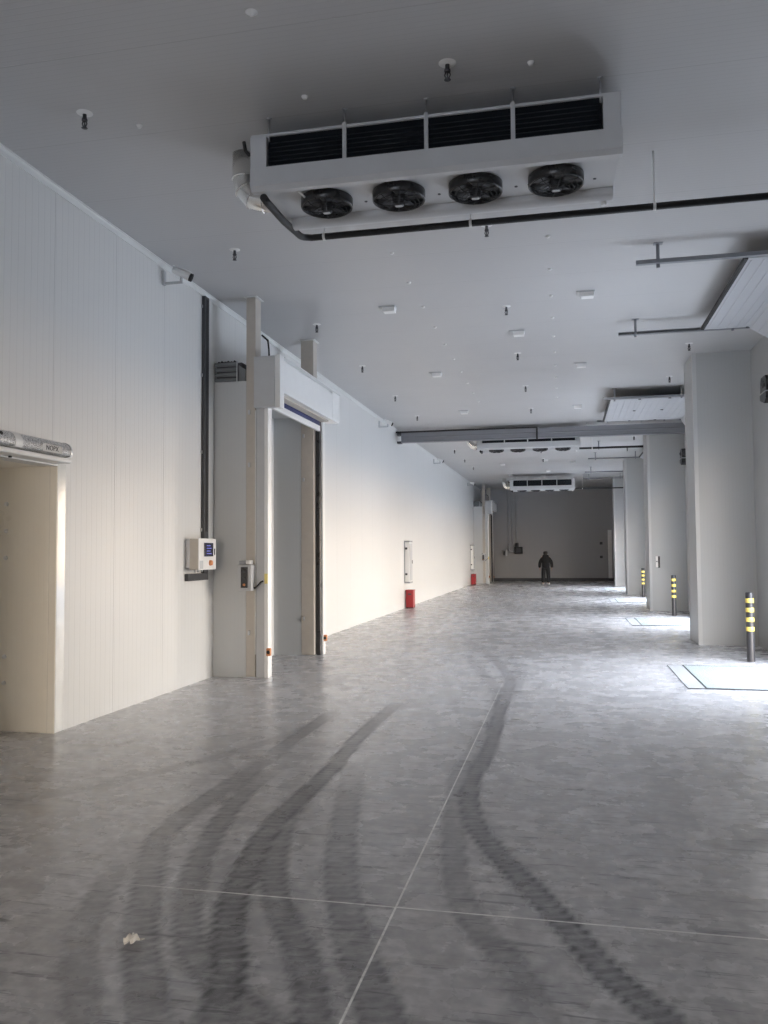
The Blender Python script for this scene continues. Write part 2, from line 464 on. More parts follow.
# near left doorway: jamb and lintel trim
o = struct(MB().box(XL-.02, XL+.014, DOOR1[1], DOOR1[1]+.13, 0, DOOR1[2]+.03, .006).build('door_1', 'jamb'), 'white metal jamb of the near left doorway')
MB().box(XL-T, XL+.010, DOOR1[1]-.006, DOOR1[1]-.0005, 0, DOOR1[2]).build('door_lining', 'cream', o)
MB().box(XL-.02, XL+.012, DOOR1[0]-.12, DOOR1[1]+.13, DOOR1[2], DOOR1[2]+.10, .004).build('door_head', 'white', o)
MB().box(XL-.02, XL+.014, DOOR1[0]-.13, DOOR1[0], 0, DOOR1[2]+.03, .004).build('door_jamb', 'white', o)
for z in (2.09, 1.84, 1.59, .68, .44):
    MB().lathe([(0, -.014), (.017, -.012), (.021, 0), (.021, .004)], (-5.075, DOOR1[1]-.004, z), 'y', 14).build('bolt_cap', 'white', o)

# ------------------------------------------------------------------ air curtain over the near doorway
def air_curtain():
    y0, y1 = 4.35, 6.73
    t = thing('air_curtain', (XL, (y0+y1)/2, 2.44), 'silver perforated air curtain with white band above the near left doorway', 'air curtain')
    cx, cz, r = XL+.10, 2.545, .086
    prof = [(XL, cz+r)]+[(cx+r*math.cos(a), cz+r*math.sin(a)) for a in [PI/2-k*PI/2*1.25/9 for k in range(10)]]+[(XL, cz-.066)]
    b = MB(); b.prism(prof, 'y', y0+.02, y1-.02)
    for f in b.bm.faces: f.smooth = len(f.verts) == 4
    b.build('perforated_sleeve', 'perf', t)
    MB().box(XL, XL+.19, y0+.01, y1-.01, cz-.103, cz-.060, .012).build('outlet_strip', 'white', t)
    pr2 = [(XL, cz+r+.004)]+[(cx+(r+.004)*math.cos(a), cz+(r+.004)*math.sin(a)) for a in [PI/2-k*PI/2*1.3/9 for k in range(10)]]+[(XL, cz-.062)]
    for ya, yb, nm in ((5.935, 6.025, 'white_band'), (5.1, 5.19, 'white_band'), (y0, y0+.02, 'end_cap'), (y1-.02, y1, 'end_cap')):
        b = MB(); b.prism(pr2, 'y', ya, yb); b.build(nm, 'white' if nm == 'white_band' else 'galv', t)
    for yy in (5.77, 4.9):
        MB().lathe([(0, .012), (.014, .012), (.018, 0)], (cx+.070, yy, cz+.045), 'x', 12).build('screw', 'black', t)
    MB().lathe([(0, -.01), (.014, -.01), (.016, .004)], (XL+.05, 6.05, cz-.106), 'z', 12).build('screw', 'black', t)
    # maker's lettering, dark on a pale plate
    a = .12
    cu = bpy.data.curves.new('lettering', 'FONT'); cu.body = 'NOPX'; cu.size = .062; cu.extrude = .001
    cu.align_x = 'CENTER'; cu.align_y = 'CENTER'; cu.space_character = 1.05
    fo = bpy.data.objects.new('lettering', cu); COL.objects.link(fo)
    bpy.context.view_layer.update()
    me = bpy.data.meshes.new_from_object(fo.evaluated_get(bpy.context.evaluated_depsgraph_get()))
    bpy.data.objects.remove(fo); me.name = 'lettering'; me.materials.append(M['black'])
    lo = bpy.data.objects.new('lettering', me); COL.objects.link(lo); lo.parent = t
    lo.rotation_euler = (PI/2, 0, PI/2)
    lo.location = Vector((cx+r+.001, 6.43, cz-.0))-Vector(t.location)
    MB().box(cx+r-.012, cx+r, 6.29, 6.57, cz-.034, cz+.034).build('name_plate', 'name', t)
air_curtain()

# ------------------------------------------------------------------ portal with high-speed roller door
def portal(p, idx):
    far = idx == 1
    w = ' at the far end of the hall' if far else ''
    # return panels (box jutting from the wall)
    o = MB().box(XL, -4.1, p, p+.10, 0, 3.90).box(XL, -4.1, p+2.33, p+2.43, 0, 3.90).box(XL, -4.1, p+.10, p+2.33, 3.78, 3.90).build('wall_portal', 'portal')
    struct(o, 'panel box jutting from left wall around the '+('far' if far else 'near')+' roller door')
    for k, y in enumerate((p, p+2.325)):
        t = thing('steel_column', (-4.0, y+.1, 0), ('beige square steel column on the near side of the roller door' if k == 0 else 'beige steel column behind the far side of roller door')+(w if far else ''), 'column', 'square steel columns beside the roller doors')
        xa, xb = (-4.10, -3.97) if k == 0 else (-4.10, -3.89)
        b = MB(); b.box(xa, xb, y, y+.20, .012, H-.012, .006); b.build('shaft', 'beige', t)
        MB().box(xa-.03, xb+.03, y-.03, y+.23, 0, .012, .003).build('base_plate', 'galv', t)
        MB().box(xa-.03, xb+.03, y-.03, y+.23, H-.012, H-.001, .003).build('top_plate', 'trim', t)
        if k == 0: MB().box(xb-.004, xb+.008, y-.006, y+.01, .3, 3.5).build('edge_strip', 'trim', t)
        for z in (3.45, 2.75, .55):
            MB().box(xa+.03, xa+.06, y-.02, y, z, z+.06, .004).build('fixing_clip', 'galv', t)
    t = thing('roller_door', (-3.8, p+1.3, 0), 'open white high speed roller door with navy curtain'+(' in portal at the far end' if far else ' in the near portal on left wall'), 'door')
    # near guide rail: grey channel with a bright front lip
    MB().box(-3.955, -3.835, p-.01, p+.11, 0, 3.56, .004).build('guide_rail', 'midgrey', t)
    MB().box(-3.835, -3.785, p-.03, p+.12, 0, 3.56, .004).build('rail_cover', 'white', t)
    MB().box(-3.875, -3.815, p+2.40, p+2.50, 0, 3.74, .004).build('guide_rail', 'blackgloss', t)
    MB().box(-3.885, -3.79, p+2.50, p+2.62, 0, 3.74, .004).build('rail_cover', 'white', t)
    # head box
    o = MB().box(-3.95, -3.66, p-.12, p+.03, 3.52, 4.19, .008).build('end_box', 'midgrey', t)
    MB().box(-3.66, -3.585, p-.115, p+.045, 3.51, 4.20, .006).build('flange', 'white', o)
    b = MB(); b.prism([(-3.95, 3.73), (-3.60, 3.73), (-3.60, 4.15), (-3.64, 4.19), (-3.95, 4.19)], 'y', p+.05, p+2.78); b.build('cover', 'white', t)
    MB().box(-3.95, -3.595, p+2.40, p+2.84, 3.75, 4.193, .012).build('end_box', 'white', t)
    MB().box(-3.95, -3.57, p+.05, p+2.80, 4.19, 4.205, .004).build('cover_lip', 'trim', t)
    MB().box(-3.79, -3.66, p+.05, p+2.40, 3.70, 3.73, .006).build('lower_guard', 'beige', t)
    # rolled curtain, its hanging hem and the bottom bar
    MB().lathe([(0, -1.18), (.10, -1.18), (.10, 1.18), (0, 1.18)], (-3.82, p+1.25, 3.90), 'y', 24).build('curtain_roll', 'blue', t)
    MB().box(-3.835, -3.815, p+.09, p+2.40, 3.62, 3.85).build('curtain', 'blue', t)
    MB().box(-3.85, -3.80, p+.09, p+2.40, 3.555, 3.645, .012).build('bottom_bar', 'white', t)
    MB().box(-3.833, -3.787, p-.034, p-.029, 1.22, 1.35).build('sticker', 'sticker', t)
    for y, z, mt in ((p-.045, .34, 'copper'), (p+2.54, .26, 'copper')):
        o = MB().box(-3.80, -3.74, y-.02, y+.03, z-.05, z+.05, .012).build('photocell', mt, t)
        MB().lathe([(0, -.012), (.02, -.012), (.024, .0)], (-3.77, y-.02, z), 'y', 14).build('lens', 'black', o)
    MB().tube([(-3.76, p-.05, 4.19), (-3.765, p-.05, 4.3), (-3.79, p-.02, 4.42), (-3.88, p+.0, 4.5)], .012, 8).build('cable', 'black', t)
    # control box on the column
    c = thing('door_control_box', (-4.06, p-.1, 1.3), 'grey control box with dark window on the '+('far' if far else 'near')+' beige steel column', 'control box')
    bd = MB().box(-4.17, -3.97, p-.14, p-.012, 1.13, 1.47, .012).build('body', 'midgrey', c)
    MB().box(-4.115, -4.02, p-.148, p-.139, 1.17, 1.44, .004).build('window', 'blackgloss', bd)
    for k, z in enumerate((1.38, 1.30, 1.21)):
        MB().lathe([(0, -.008), (.016, -.008), (.018, 0)], (-4.067, p-.148, z), 'y', 14).build('button', ('dark', 'dark', 'copper')[k], bd)
    MB().box(-4.15, -4.06, p-.12, p-.02, 1.475, 1.52, .01).build('beacon_base', 'grey', c)
    MB().box(-4.06, -3.99, p-.125, p-.015, 1.475, 1.53, .014).build('beacon', 'white', c)
    MB().tube([(-3.985, p-.05, 1.17), (-3.95, p-.06, 1.165), (-3.91, p-.065, 1.20), (-3.87, p-.06, 1.245), (-3.845, p-.045, 1.255)], .011, 8).build('cable', 'black', c)
    # louvred unit lying on the portal box
    s = thing('louvred_unit', (-4.33, p+.3, 3.90), 'grey unit with four ridged bands on top of the '+('far' if far else 'near')+' portal box', 'machine')
    x0, x1 = XL+.01, -4.17
    MB().box(x0+.01, x1-.01, p+.05, p+.75, 3.90, 4.165, .006).build('core', 'dark', s)
    for k in range(4):
        z = 3.905+k*.069
        b = MB(); b.prism([(p+.015, z+.004), (p+.0, z+.026), (p+.015, z+.052), (p+.78, z+.052), (p+.795, z+.026), (p+.78, z+.004)], 'x', x0, x1-.07); b.build('ridged_band', 'louvre', s)
    MB().box(x1-.07, x1-.055, p-.004, p+.02, 3.90, 4.175, .003).build('edge_post', 'galv', s)
    b = MB()
    for k in range(6): b.tube([(x0+.02+k*.045, p+.07, 4.172), (x0+.03+k*.045, p+.07, 4.182+.008*(k % 2)), (x0+.055+k*.045, p+.07, 4.174)], .012, 8)
    b.build('cable_bundle', 'black', s)
    MB().prism([(x1-.055, 3.90), (x1+.04, 3.90), (x1+.04, 4.06), (x1-.055, 4.13)], 'y', p+.04, p+.6).build('side_case', 'louvre', s)
for i, p in enumerate(PORT): portal(p, i)

# ------------------------------------------------------------------ cable trunking and touch panel on the left wall
t = thing('cable_trunking', (XL, 10.02, 1.3), 'black upright cable trunking on left wall beside the near portal', 'trunking')
MB().box(XL+.002, XL+.05, 9.86, 9.99, 1.37, H-.07, .006).build('upright_channel', 'dark', t)
for z in (1.9, 2.9, 3.9, 4.8): MB().box(XL+.0015, XL+.02, 9.845, 9.86, z, z+.04, .002).build('mounting_clip', 'galv', t)
MB().box(XL+.05, XL+.053, 9.895, 9.955, 1.9, 4.92, .001).build('lid_strip', 'black', t)
MB().box(XL+.002, XL+.05, 9.40, 9.99, 1.28, 1.369, .006).build('lower_channel', 'dark', t)
t = thing('touch_panel_box', (XL, 9.66, 1.42), 'grey metal box with small screen on the left wall', 'control box')
bd = MB().box(XL+.055, -4.39, 9.42, 9.92, 1.42, 1.80, .008).build('body', 'beige', t)
MB().box(-4.39, -4.378, 9.415, 9.925, 1.415, 1.805, .004).build('front_plate', 'white', bd)
MB().box(-4.38, -4.368, 9.56, 9.82, 1.58, 1.75, .003).build('screen', 'screen', bd)
b = MB()
for k in range(4): b.box(-4.369, -4.3665, 9.62, 9.76-.03*(k % 2), 1.61+k*.033, 1.622+k*.033)
b.build('screen_text', paint('screen_text_blue', (.20, .22, .75), .4), bd)
MB().lathe([(0, .03), (.03, .03), (.036, 0)], (-4.378, 9.74, 1.50), 'x', 18).build('rotary_switch', 'copper', bd)
MB().box(-4.379, -4.374, 9.44, 9.53, 1.43, 1.53).build('rating_plate', 'midgrey', bd)
MB().box(-4.379, -4.370, 9.865, 9.885, 1.60, 1.68, .002).build('latch', 'dark', bd)
MB().box(XL+.002, XL+.055, 9.43, 9.855, 1.44, 1.79).build('back_plate', 'galv', t)
for k in range(3): MB().tube([(XL+.09, 9.5+.1*k, 1.425), (XL+.09, 9.5+.1*k, 1.385)], .014, 10).build('cable_gland', 'galv', t)

# ------------------------------------------------------------------ white wall cabinets and red boxes along the left wall
for k, (ya, yb, w1) in enumerate(((23.55, 23.98, 'nearer'), (40.5, 40.93, 'farther'))):
    t = thing('wall_cabinet', (XL, (ya+yb)/2, .72), 'tall white wall cabinet with dark edges above the %s red box' % w1, 'cabinet')
    bd = MB().box(XL, XL+.15, ya, yb, .74, 1.92, .01).build('body', 'white', t)
    MB().box(XL, XL+.165, ya-.015, yb+.015, 1.90, 1.945, .006).build('top_rail', 'grey', t)
    MB().box(XL, XL+.165, ya-.015, yb+.015, .715, .76, .006).build('bottom_rail', 'grey', t)
    MB().box(XL+.0, XL+.022, ya-.018, ya, .76, 1.90).build('edge_rail', 'grey', t)
    MB().box(XL+.15, XL+.165, ya+.03, yb-.03, .79, 1.87, .005).build('door', 'offwhite', bd)
    for z in (.98, 1.72): MB().box(XL+.03, XL+.09, ya-.02, ya+.0, z-.03, z+.03, .004).build('hinge', 'dark', bd)
    MB().box(XL+.165, XL+.18, yb-.1, yb-.07, 1.28, 1.38, .004).build('handle', 'dark', bd)
    r = thing('extinguisher_box', (XL+.13, ya+.25, 0), 'red box on the floor against left wall, %s of the two' % w1, 'box')
    MB().box(XL+.03, XL+.25, ya+.05, ya+.32, .02, .50, .012).build('body', 'red', r)
    MB().box(XL+.02, XL+.26, ya+.04, ya+.33, .50, .525, .008).build('lid', 'red', r)
    MB().box(XL+.09, XL+.19, ya+.035, ya+.05, .38, .42, .006).build('handle', 'dark', r)
    MB().box(XL+.04, XL+.24, ya+.06, ya+.31, 0, .02).build('base', 'dark', r)

# ------------------------------------------------------------------ security cameras
def cctv():
    t = thing('security_camera', (XL, 8.8, 4.77), 'white bullet security camera high on left wall, nearest of four', 'camera', 'security cameras on the left wall')
    MB().box(XL-.003, XL+.03, 8.77, 8.83, 4.76, 4.93, .006).build('wall_bracket', 'midgrey', t)
    MB().box(XL+.03, XL+.25, 8.785, 8.815, 4.765, 4.795, .006).build('arm', 'midgrey', t)
    MB().tube([(XL+.235, 8.8, 4.79), (XL+.235, 8.8, 4.85)], .018, 12).build('swivel', 'midgrey', t)
    d = Vector((.85, .35, -.38)).normalized(); c = Vector((XL+.235, 8.8, 4.885))
    q = d.to_track_quat('Z', 'Y').to_matrix()
    bd = MB().lathe([(0, -.11), (.03, -.11), (.042, -.09), (.046, .09), (.05, .10), (0, .10)], c, q, 20).build('body', 'white', t)
    MB().lathe([(.0, .10), (.047, .10), (.047, .135), (.036, .135), (.034, .115), (0, .115)], c, q, 20).build('lens_shade', 'black', bd)
    u = c+Vector((0, 0, .045)); MB().box(u.x-.09, u.x+.13, u.y-.045, u.y+.045, u.z-.004, u.z+.004, rot=Matrix.Rotation(.38, 3, 'Y')).build('sun_shield', 'white', bd)
    return t
c0 = cctv()
for y, nm in ((20.3, 'just before the grey ceiling beam, second of four'), (29.2, 'beyond the grey ceiling beam, third of four'), (39.7, 'before the far portal, last of four')):
    dup(c0, (XL, y, 4.77), 'white bullet security camera on left wall '+nm)

# ------------------------------------------------------------------ evaporator coolers
def cooler():
    X0, X1, Y0, Y1 = -2.37, .44, 6.0, 6.86
    zt, zc, zb = 4.90, 4.612, 4.445
    t = thing('evaporator_cooler', ((X0+X1)/2, (Y0+Y1)/2, zb), 'large white four fan cooler under the ceiling, nearest of three', 'cooler', 'white ceiling coolers with four fans')
    MB().box(X0, X1, Y0+.02, Y1-.02, zt-.012, zt+.012, .003).build('top_plate', 'offwhite', t)
    for x0, x1 in ((X0, X0+.135), (X1-.125, X1)):
        MB().box(x0, x1, Y0, Y1, zc, zt-.012, .006).build('end_panel', 'offwhite', t)
    xs = [X0+.135, X0+.765, X0+1.40, X0+2.045, X1-.125]
    for side, ya, yb in (('front', Y0+.02, Y0+.10), ('rear', Y1-.10, Y1-.02)):
        for k in range(4):
            xa, xb = xs[k]+.012, xs[k+1]-.012
            o = MB().box(xa, xb, ya, yb, zc+.002, zt-.015).build('coil', 'coil', t)
            b = MB(); yf = ya if side == 'front' else yb
            for r in range(6): b.tube([(xa, yf, zc+.035+r*.036), (xb, yf, zc+.035+r*.036)], .0042, 6)
            b.build('coil_tube', 'tube', o)
        b = MB()
        yf = Y0 if side == 'front' else Y1-.03
        b.box(X0+.13, X1-.12, yf, yf+.03, zt-.020, zt-.008, .003)
        b.build('top_rail', 'offwhite', t)
        for k in (1, 2, 3):
            MB().box(xs[k]-.016, xs[k]+.016, yf, yf+.03, zc, zt+.02, .003).build('divider_post', 'midgrey', t)
    # front and rear drip trays
    b = MB(); b.prism([(Y0-.025, zc+.012), (Y0+.12, zc+.012), (Y0+.12, zb+.07), (Y0+.06, zb), (Y0+.005, zb), (Y0-.03, zb+.03)], 'x', X0+.01, X1+.005)
    b.build('drip_tray', 'offwhite', t)
    b = MB(); pr = [(Y1+.02, zc+.012), (Y1-.15, zc+.012), (Y1-.16, zb+.12)]+[(Y1-.075+.075*math.sin(a), zb+.055-.062*math.cos(a)) for a in [-1.35+.3*k for k in range(10)]]
    b.prism(pr, 'x', X0+.10, X1-.02); b.build('drip_tray', 'offwhite', t)
    MB().box(X0+.03, X1-.03, Y0+.10, Y1-.12, zc-.10, zc-.088).build('fan_plate', 'offwhite', t)
    MB().prism([(Y0+.06, zc-.09), (Y1-.1, zc-.09), (Y1-.1, zc), (Y0+.06, zc)], 'x', X0+.01, X0+.05).build('end_flap', 'offwhite', t)
    MB().prism([(Y0+.06, zc-.09), (Y1-.1, zc-.09), (Y1-.1, zc), (Y0+.06, zc)], 'x', X1-.05, X1-.01).build('end_flap', 'offwhite', t)
    MB().tube([(X0+.36, Y0+.10, zb+.02), (X0+.41, Y1-.16, zb+.05)], .009, 8).build('stay_rod', 'white', t)
    yc = Y0+.40; zf = zc-.10
    for k, fx in enumerate((-1.86, -1.26, -.645, -.025)):
        f = bpy.data.objects.new('fan', None); COL.objects.link(f); f.parent = t; f.location = Vector((fx, yc, zf))-Vector(t.location)
        MB().lathe([(.205, .0), (.212, -.005), (.212, -.075), (.204, -.080), (.196, -.075), (.196, .0)], (fx, yc, zf), 'z', 36, closed=True).build('shroud', 'blackgloss', f)
        b = MB()
        for r, z in ((.195, -.078), (.165, -.094), (.135, -.104), (.105, -.110), (.075, -.113)):
            b.tube([(fx+r*math.cos(a*2*PI/28), yc+r*math.sin(a*2*PI/28), zf+z) for a in range(29)], .0028, 5, cap=False)
        for a in range(8):
            an = a*PI/4+.2
            b.tube([(fx+r*math.cos(an), yc+r*math.sin(an), zf+z) for r, z in ((.04, -.114), (.105, -.113), (.165, -.097), (.2, -.078))], .0034, 5)
        b.build('guard_grille', 'black', f)
        MB().lathe([(0, -.118), (.035, -.118), (.042, -.110), (.05, -.03), (0, -.03)], (fx, yc, zf), 'z', 24).build('hub', 'dark', f)
        MB().box(fx-.028, fx+.028, yc-.016, yc+.016, zf-.121, zf-.118, .001).build('motor_label', 'midgrey', f)
        b = MB()
        for a in range(5):
            an = a*2*PI/5
            R = Matrix.Rotation(an, 3, 'Z')
            vs = []
            for q in range(6):
                r = .045+.145*q/5; tw = .55-.28*q/5; ch = .04+.05*q/5
                for sgn in (-1, 1):
                    vs.append((R @ Vector((r, sgn*ch*math.cos(tw)+.02*q/5, -.045+sgn*ch*.5*math.sin(tw))))+Vector((fx, yc, zf)))
            bv = [b.bm.verts.new(v) for v in vs]
            for q in range(5): b.bm.faces.new((bv[2*q], bv[2*q+1], bv[2*q+3], bv[2*q+2])).smooth = True
        o = b.build('blade', 'dark', f)
        md = o.modifiers.new('thickness', 'SOLIDIFY'); md.thickness = .004
        MB().box(fx-.20, fx+.20, yc-.20, yc+.20, zf+.09, zf+.1).build('back_plate', 'black', f)
    for fx in (-1.56, -.95, -.335, .27):
        for dy in (.18, .52): MB().lathe([(0, -.006), (.012, -.005), (.014, .004)], (fx, Y0+dy, zc-.10), 'z', 10).build('fixing_bolt', 'darksteel', t)
    # hangers up to the ceiling
    for hx in (X0+.15, xs[1], xs[2], xs[3], X1-.14):
        for hy in (Y0+.02, Y1-.02):
            MB().tube([(hx, hy, zt-.06), (hx, hy, H)], .008, 8).lathe([(0, -.012), (.02, -.01), (.022, .0)], (hx, hy, H), 'z', 12).build('hanger_rod', 'galv', t)
    for hx in (X0+.135, X1-.10):
        MB().box(hx-.04, hx+.05, Y0-.006, Y0+.004, zc+.0, zc+.012).build('hinge', 'darksteel', t)
    MB().tube([(X1-.09, Y1-.04, zb+.02), (X1-.09, Y1-.04, zb-.03)], .022, 12).build('drain_nozzle', 'white', t)
    # clad elbow and little black tail at the left end
    b = MB(); b.tube([(X0+.02, Y0+.52, zc-.015), (X0-.07, Y0+.52, zc-.015), (X0-.175, Y0+.52, zc+.02), (X0-.245, Y0+.52, zc+.10), (X0-.27, Y0+.52, zc+.205), (X0-.27, Y0+.52, H-.002)], .090, 20, smooth=True)
    o = b.build('clad_elbow', 'alu', t)
    b = MB()
    for c, d in (((X0-.07, Y0+.52, zc-.015), (1, .0, -.17)), ((X0-.175, Y0+.52, zc+.02), (1, 0, -.7)), ((X0-.245, Y0+.52, zc+.10), (.55, 0, -1)), ((X0-.27, Y0+.52, zc+.205), (.1, 0, -1))):
        q = Vector(d).normalized().to_track_quat('Z', 'Y').to_matrix()
        b.lathe([(.090, -.006), (.097, -.004), (.097, .004), (.090, .006)], c, q, 24)
    b.build('seam_bead', 'alu', o)
    MB().tube([(X0+.01, Y0+.10, 4.80), (X0-.05, Y0+.10, 4.80), (X0-.075, Y0+.09, 4.83), (X0-.085, Y0+.08, 4.90)], .014, 8).build('cable_tail', 'black', t)
    return t
k0 = cooler()
L0 = Vector(k0.location)
dup(k0, L0+Vector((0, 17.0, 0)), 'white four fan cooler just beyond the grey ceiling beam')
k3 = dup(k0, L0+Vector((.0, 31.0, -.13)), 'white four fan cooler hung before the dark far wall')
for ch in k3.children:
    if ch.name.startswith('hanger_rod'): ch.scale = (1, 1, 1)

def pipe_run(name, y, z, xl, xr, pts, label, rods):
    t = thing(name, ((xl+xr)/2, y, z), label, 'pipe')
    MB().tube(pts, .030, 14).build('insulated_pipe', 'black', t)
    for rx in rods:
        o = MB().tube([(rx, y, z+.03), (rx, y, H)], .006, 8).build('hanger_rod', 'white', t)
        ring = MB(); ring.lathe([(.031, -.012), (.035, -.012), (.035, .012), (.031, .012)], (rx, y, z), 'x', 18, closed=True); ring.build('pipe_clamp', 'white', o)
    return t
pipe_run('insulated_pipe_run', 7.27, 4.55, -2.37, XR, [(-2.27, 6.03, 4.408), (-2.275, 6.12, 4.408), (-2.285, 6.55, 4.425), (-2.335, 7.16, 4.53), (-2.325, 7.235, 4.547), (-2.26, 7.27, 4.55), (-2.18, 7.27, 4.55), (2.195, 7.27, 4.55)],
         'black insulated pipe under the nearest cooler, running to the right', (-2.14, -.78, .79))
pipe_run('insulated_pipe_run', 24.27, 4.55, -2.37, 2.2, [(-2.27, 23.03, 4.408), (-2.275, 23.12, 4.408), (-2.285, 23.55, 4.425), (-2.335, 24.16, 4.53), (-2.325, 24.235, 4.547), (-2.26, 24.27, 4.55), (-2.18, 24.27, 4.55), (2.19, 24.27, 4.55)],
         'black insulated pipe running from second cooler to the second pillar', (-2.14, -.78, .79))
pipe_run('insulated_pipe_run', 38.27, 4.42, -2.37, XR, [(-2.27, 37.03, 4.278), (-2.275, 37.12, 4.278), (-2.285, 37.55, 4.295), (-2.335, 38.16, 4.40), (-2.325, 38.235, 4.417), (-2.26, 38.27, 4.42), (-2.18, 38.27, 4.42), (XR-.01, 38.27, 4.42)],
         'black insulated pipe below the farthest cooler', (-2.14, -.78, .79))

# ------------------------------------------------------------------ transverse beam and conduit
t = thing('ceiling_beam', (-.7, 22.6, 4.66), 'long grey beam slung across the ceiling between left wall and second pillar', 'beam')
b = MB(); b.prism([(22.5, 4.66), (22.5, 4.675), (22.515, 4.69), (22.515, 4.775), (22.5, 4.79), (22.5, 4.80), (22.515, 4.815), (22.515, 4.90), (22.5, 4.915), (22.5, 4.93), (22.72, 4.93), (22.72, 4.66)], 'x', -4.42, XR-.02); b.build('channel', 'beam', t)
MB().box(-4.54, -4.42, 22.52, 22.70, 4.64, 4.70, .004).box(-4.54, -4.42, 22.52, 22.70, 4.86, 4.95, .004).build('wall_bracket', 'dark', t)
MB().box(-.73, -.69, 22.494, 22.725, 4.655, 4.935).build('joint_cover', 'grey', t)
for x in (-3.2, -1.4, .6, 2.0): MB().tube([(x, 22.61, 4.93), (x, 22.61, H)], .01, 8).build('hanger_rod', 'galv', t)
t = tag(MB().tube([(-4.564, 22.47, 4.945), (-.72, 22.47, 4.945), (-.70, 22.47, 4.93), (-.70, 22.47, 4.62)], .024, 10).build('black_conduit', 'black'), 'thin black conduit along the top edge of the grey ceiling beam', 'conduit')

# ------------------------------------------------------------------ sprinklers, fittings and bolt heads on the ceiling
def sprinkler():
    t = thing('sprinkler_head', (0, 0, H), '', 'sprinkler', 'sprinkler heads on the ceiling')
    MB().lathe([(.016, -.012), (.045, -.008), (.062, 0)], (0, 0, H), 'z', 20).build('escutcheon', 'white', t)
    b = MB().lathe([(.014, 0), (.016, -.045), (.022, -.048), (.022, -.062), (.012, -.066), (0, -.066)], (0, 0, H), 'z', 14)
    b.build('fitting', 'darksteel', t)
    b = MB()
    for s in (-1, 1): b.tube([(.012*s, 0, H-.064), (.020*s, 0, H-.085), (.006*s, 0, H-.115)], .005, 6)
    b.tube([(0, 0, H-.066), (0, 0, H-.11)], .006, 8)
    b.build('frame', 'darksteel', t)
    MB().lathe([(0, -.112), (.020, -.114), (.024, -.120), (0, -.122)], (0, 0, H), 'z', 14).build('deflector', 'darksteel', t)
    return t
sp0 = sprinkler()
first = True
rows = [('along the left wall', -3.58, [5.62, 8.6, 11.75, 14.6, 17.6, 20.35, 24.6, 27.5, 30.4, 33.3]),
        ('down the middle of the ceiling', -.75, [5.6, 8.55, 11.5, 14.3, 17.2, 19.95, 25.4, 28.2, 31.0]),
        ('in front of the right-side pillars', 2.05, [14.3, 16.95, 25.6, 28.4])]
for nm, x, ys in rows:
    for k, y in enumerate(ys):
        lab = '%s sprinkler head in the row %s' % (ORD[k], nm)
        if nm.startswith('in front'): lab = '%s sprinkler head from the camera in front of the pillars' % ORD[k]
        if first: sp0.location = (x, y, H); sp0['label'] = lab; first = False
        else: dup(sp0, (x, y, H), lab)
def fitting():
    t = thing('ceiling_fitting', (0, 0, H), '', 'ceiling fitting', 'small white box fittings on the ceiling')
    MB().box(-.13, .10, -.075, .075, H-.018, H, .004).build('base_plate', 'midgrey', t)
    b = MB(); b.prism([(-.085, H-.018), (.095, H-.018), (.085, H-.075), (-.07, H-.075)], 'y', -.065, .065); b.build('cover', 'white', t)
    return t
f0 = fitting(); first = True
for nm, x, ys in (('left of the coolers centre line', -2.35, [11.15, 15.5, 19.9, 32.4, 37.2]), ('over the middle of the hall', -.66, [12.85, 31.2, 35.5]), ('nearer the pillars', .33, [11.1, 15.35, 19.8, 32.2])):
    for k, y in enumerate(ys):
        lab = '%s small white ceiling box in the row %s' % (ORD[k], nm)
        if first: f0.location = (x, y, H); f0['label'] = lab; first = False
        else: dup(f0, (x, y, H), lab)
bm_ = None
for nm, x, y0, n in (('left', -1.88, 9.1, 10), ('right', -.13, 9.0, 10)):
    for k in range(n):
        lab = '%s tiny white bolt head in the %s ceiling row' % (ORD[k], nm)
        loc = (x, y0+1.07*k, H)
        if bm_ is None:
            bm_ = MB().lathe([(0, -.020), (.016, -.018), (.026, -.008), (.028, 0)], loc, 'z', 14).build('ceiling_bolt', 'white', loc=loc)
            tag(bm_, lab, 'bolt', 'bolt heads in rows on the ceiling')
        else:
            c = bm_.copy(); COL.objects.link(c); c.location = loc; c['label'] = lab
for x, y, nm in ((-3.26, 5.88, 'beside the nearest left sprinkler'), (-1.85, 5.78, 'left above the nearest cooler'), (-.18, 5.72, 'right above the nearest cooler'), (-1.88, 4.78, 'near the top edge of view')):
    big = y < 5
    o = MB().lathe([(0, -.022), (.016, -.02), (.022, -.008), (.040 if big else .026, 0)], (x, y, H), 'z', 16).build('ceiling_plug', 'white', loc=(x, y, H))
    tag(o, 'small white round cap on the ceiling '+nm, 'cap', 'round white caps on the ceiling')

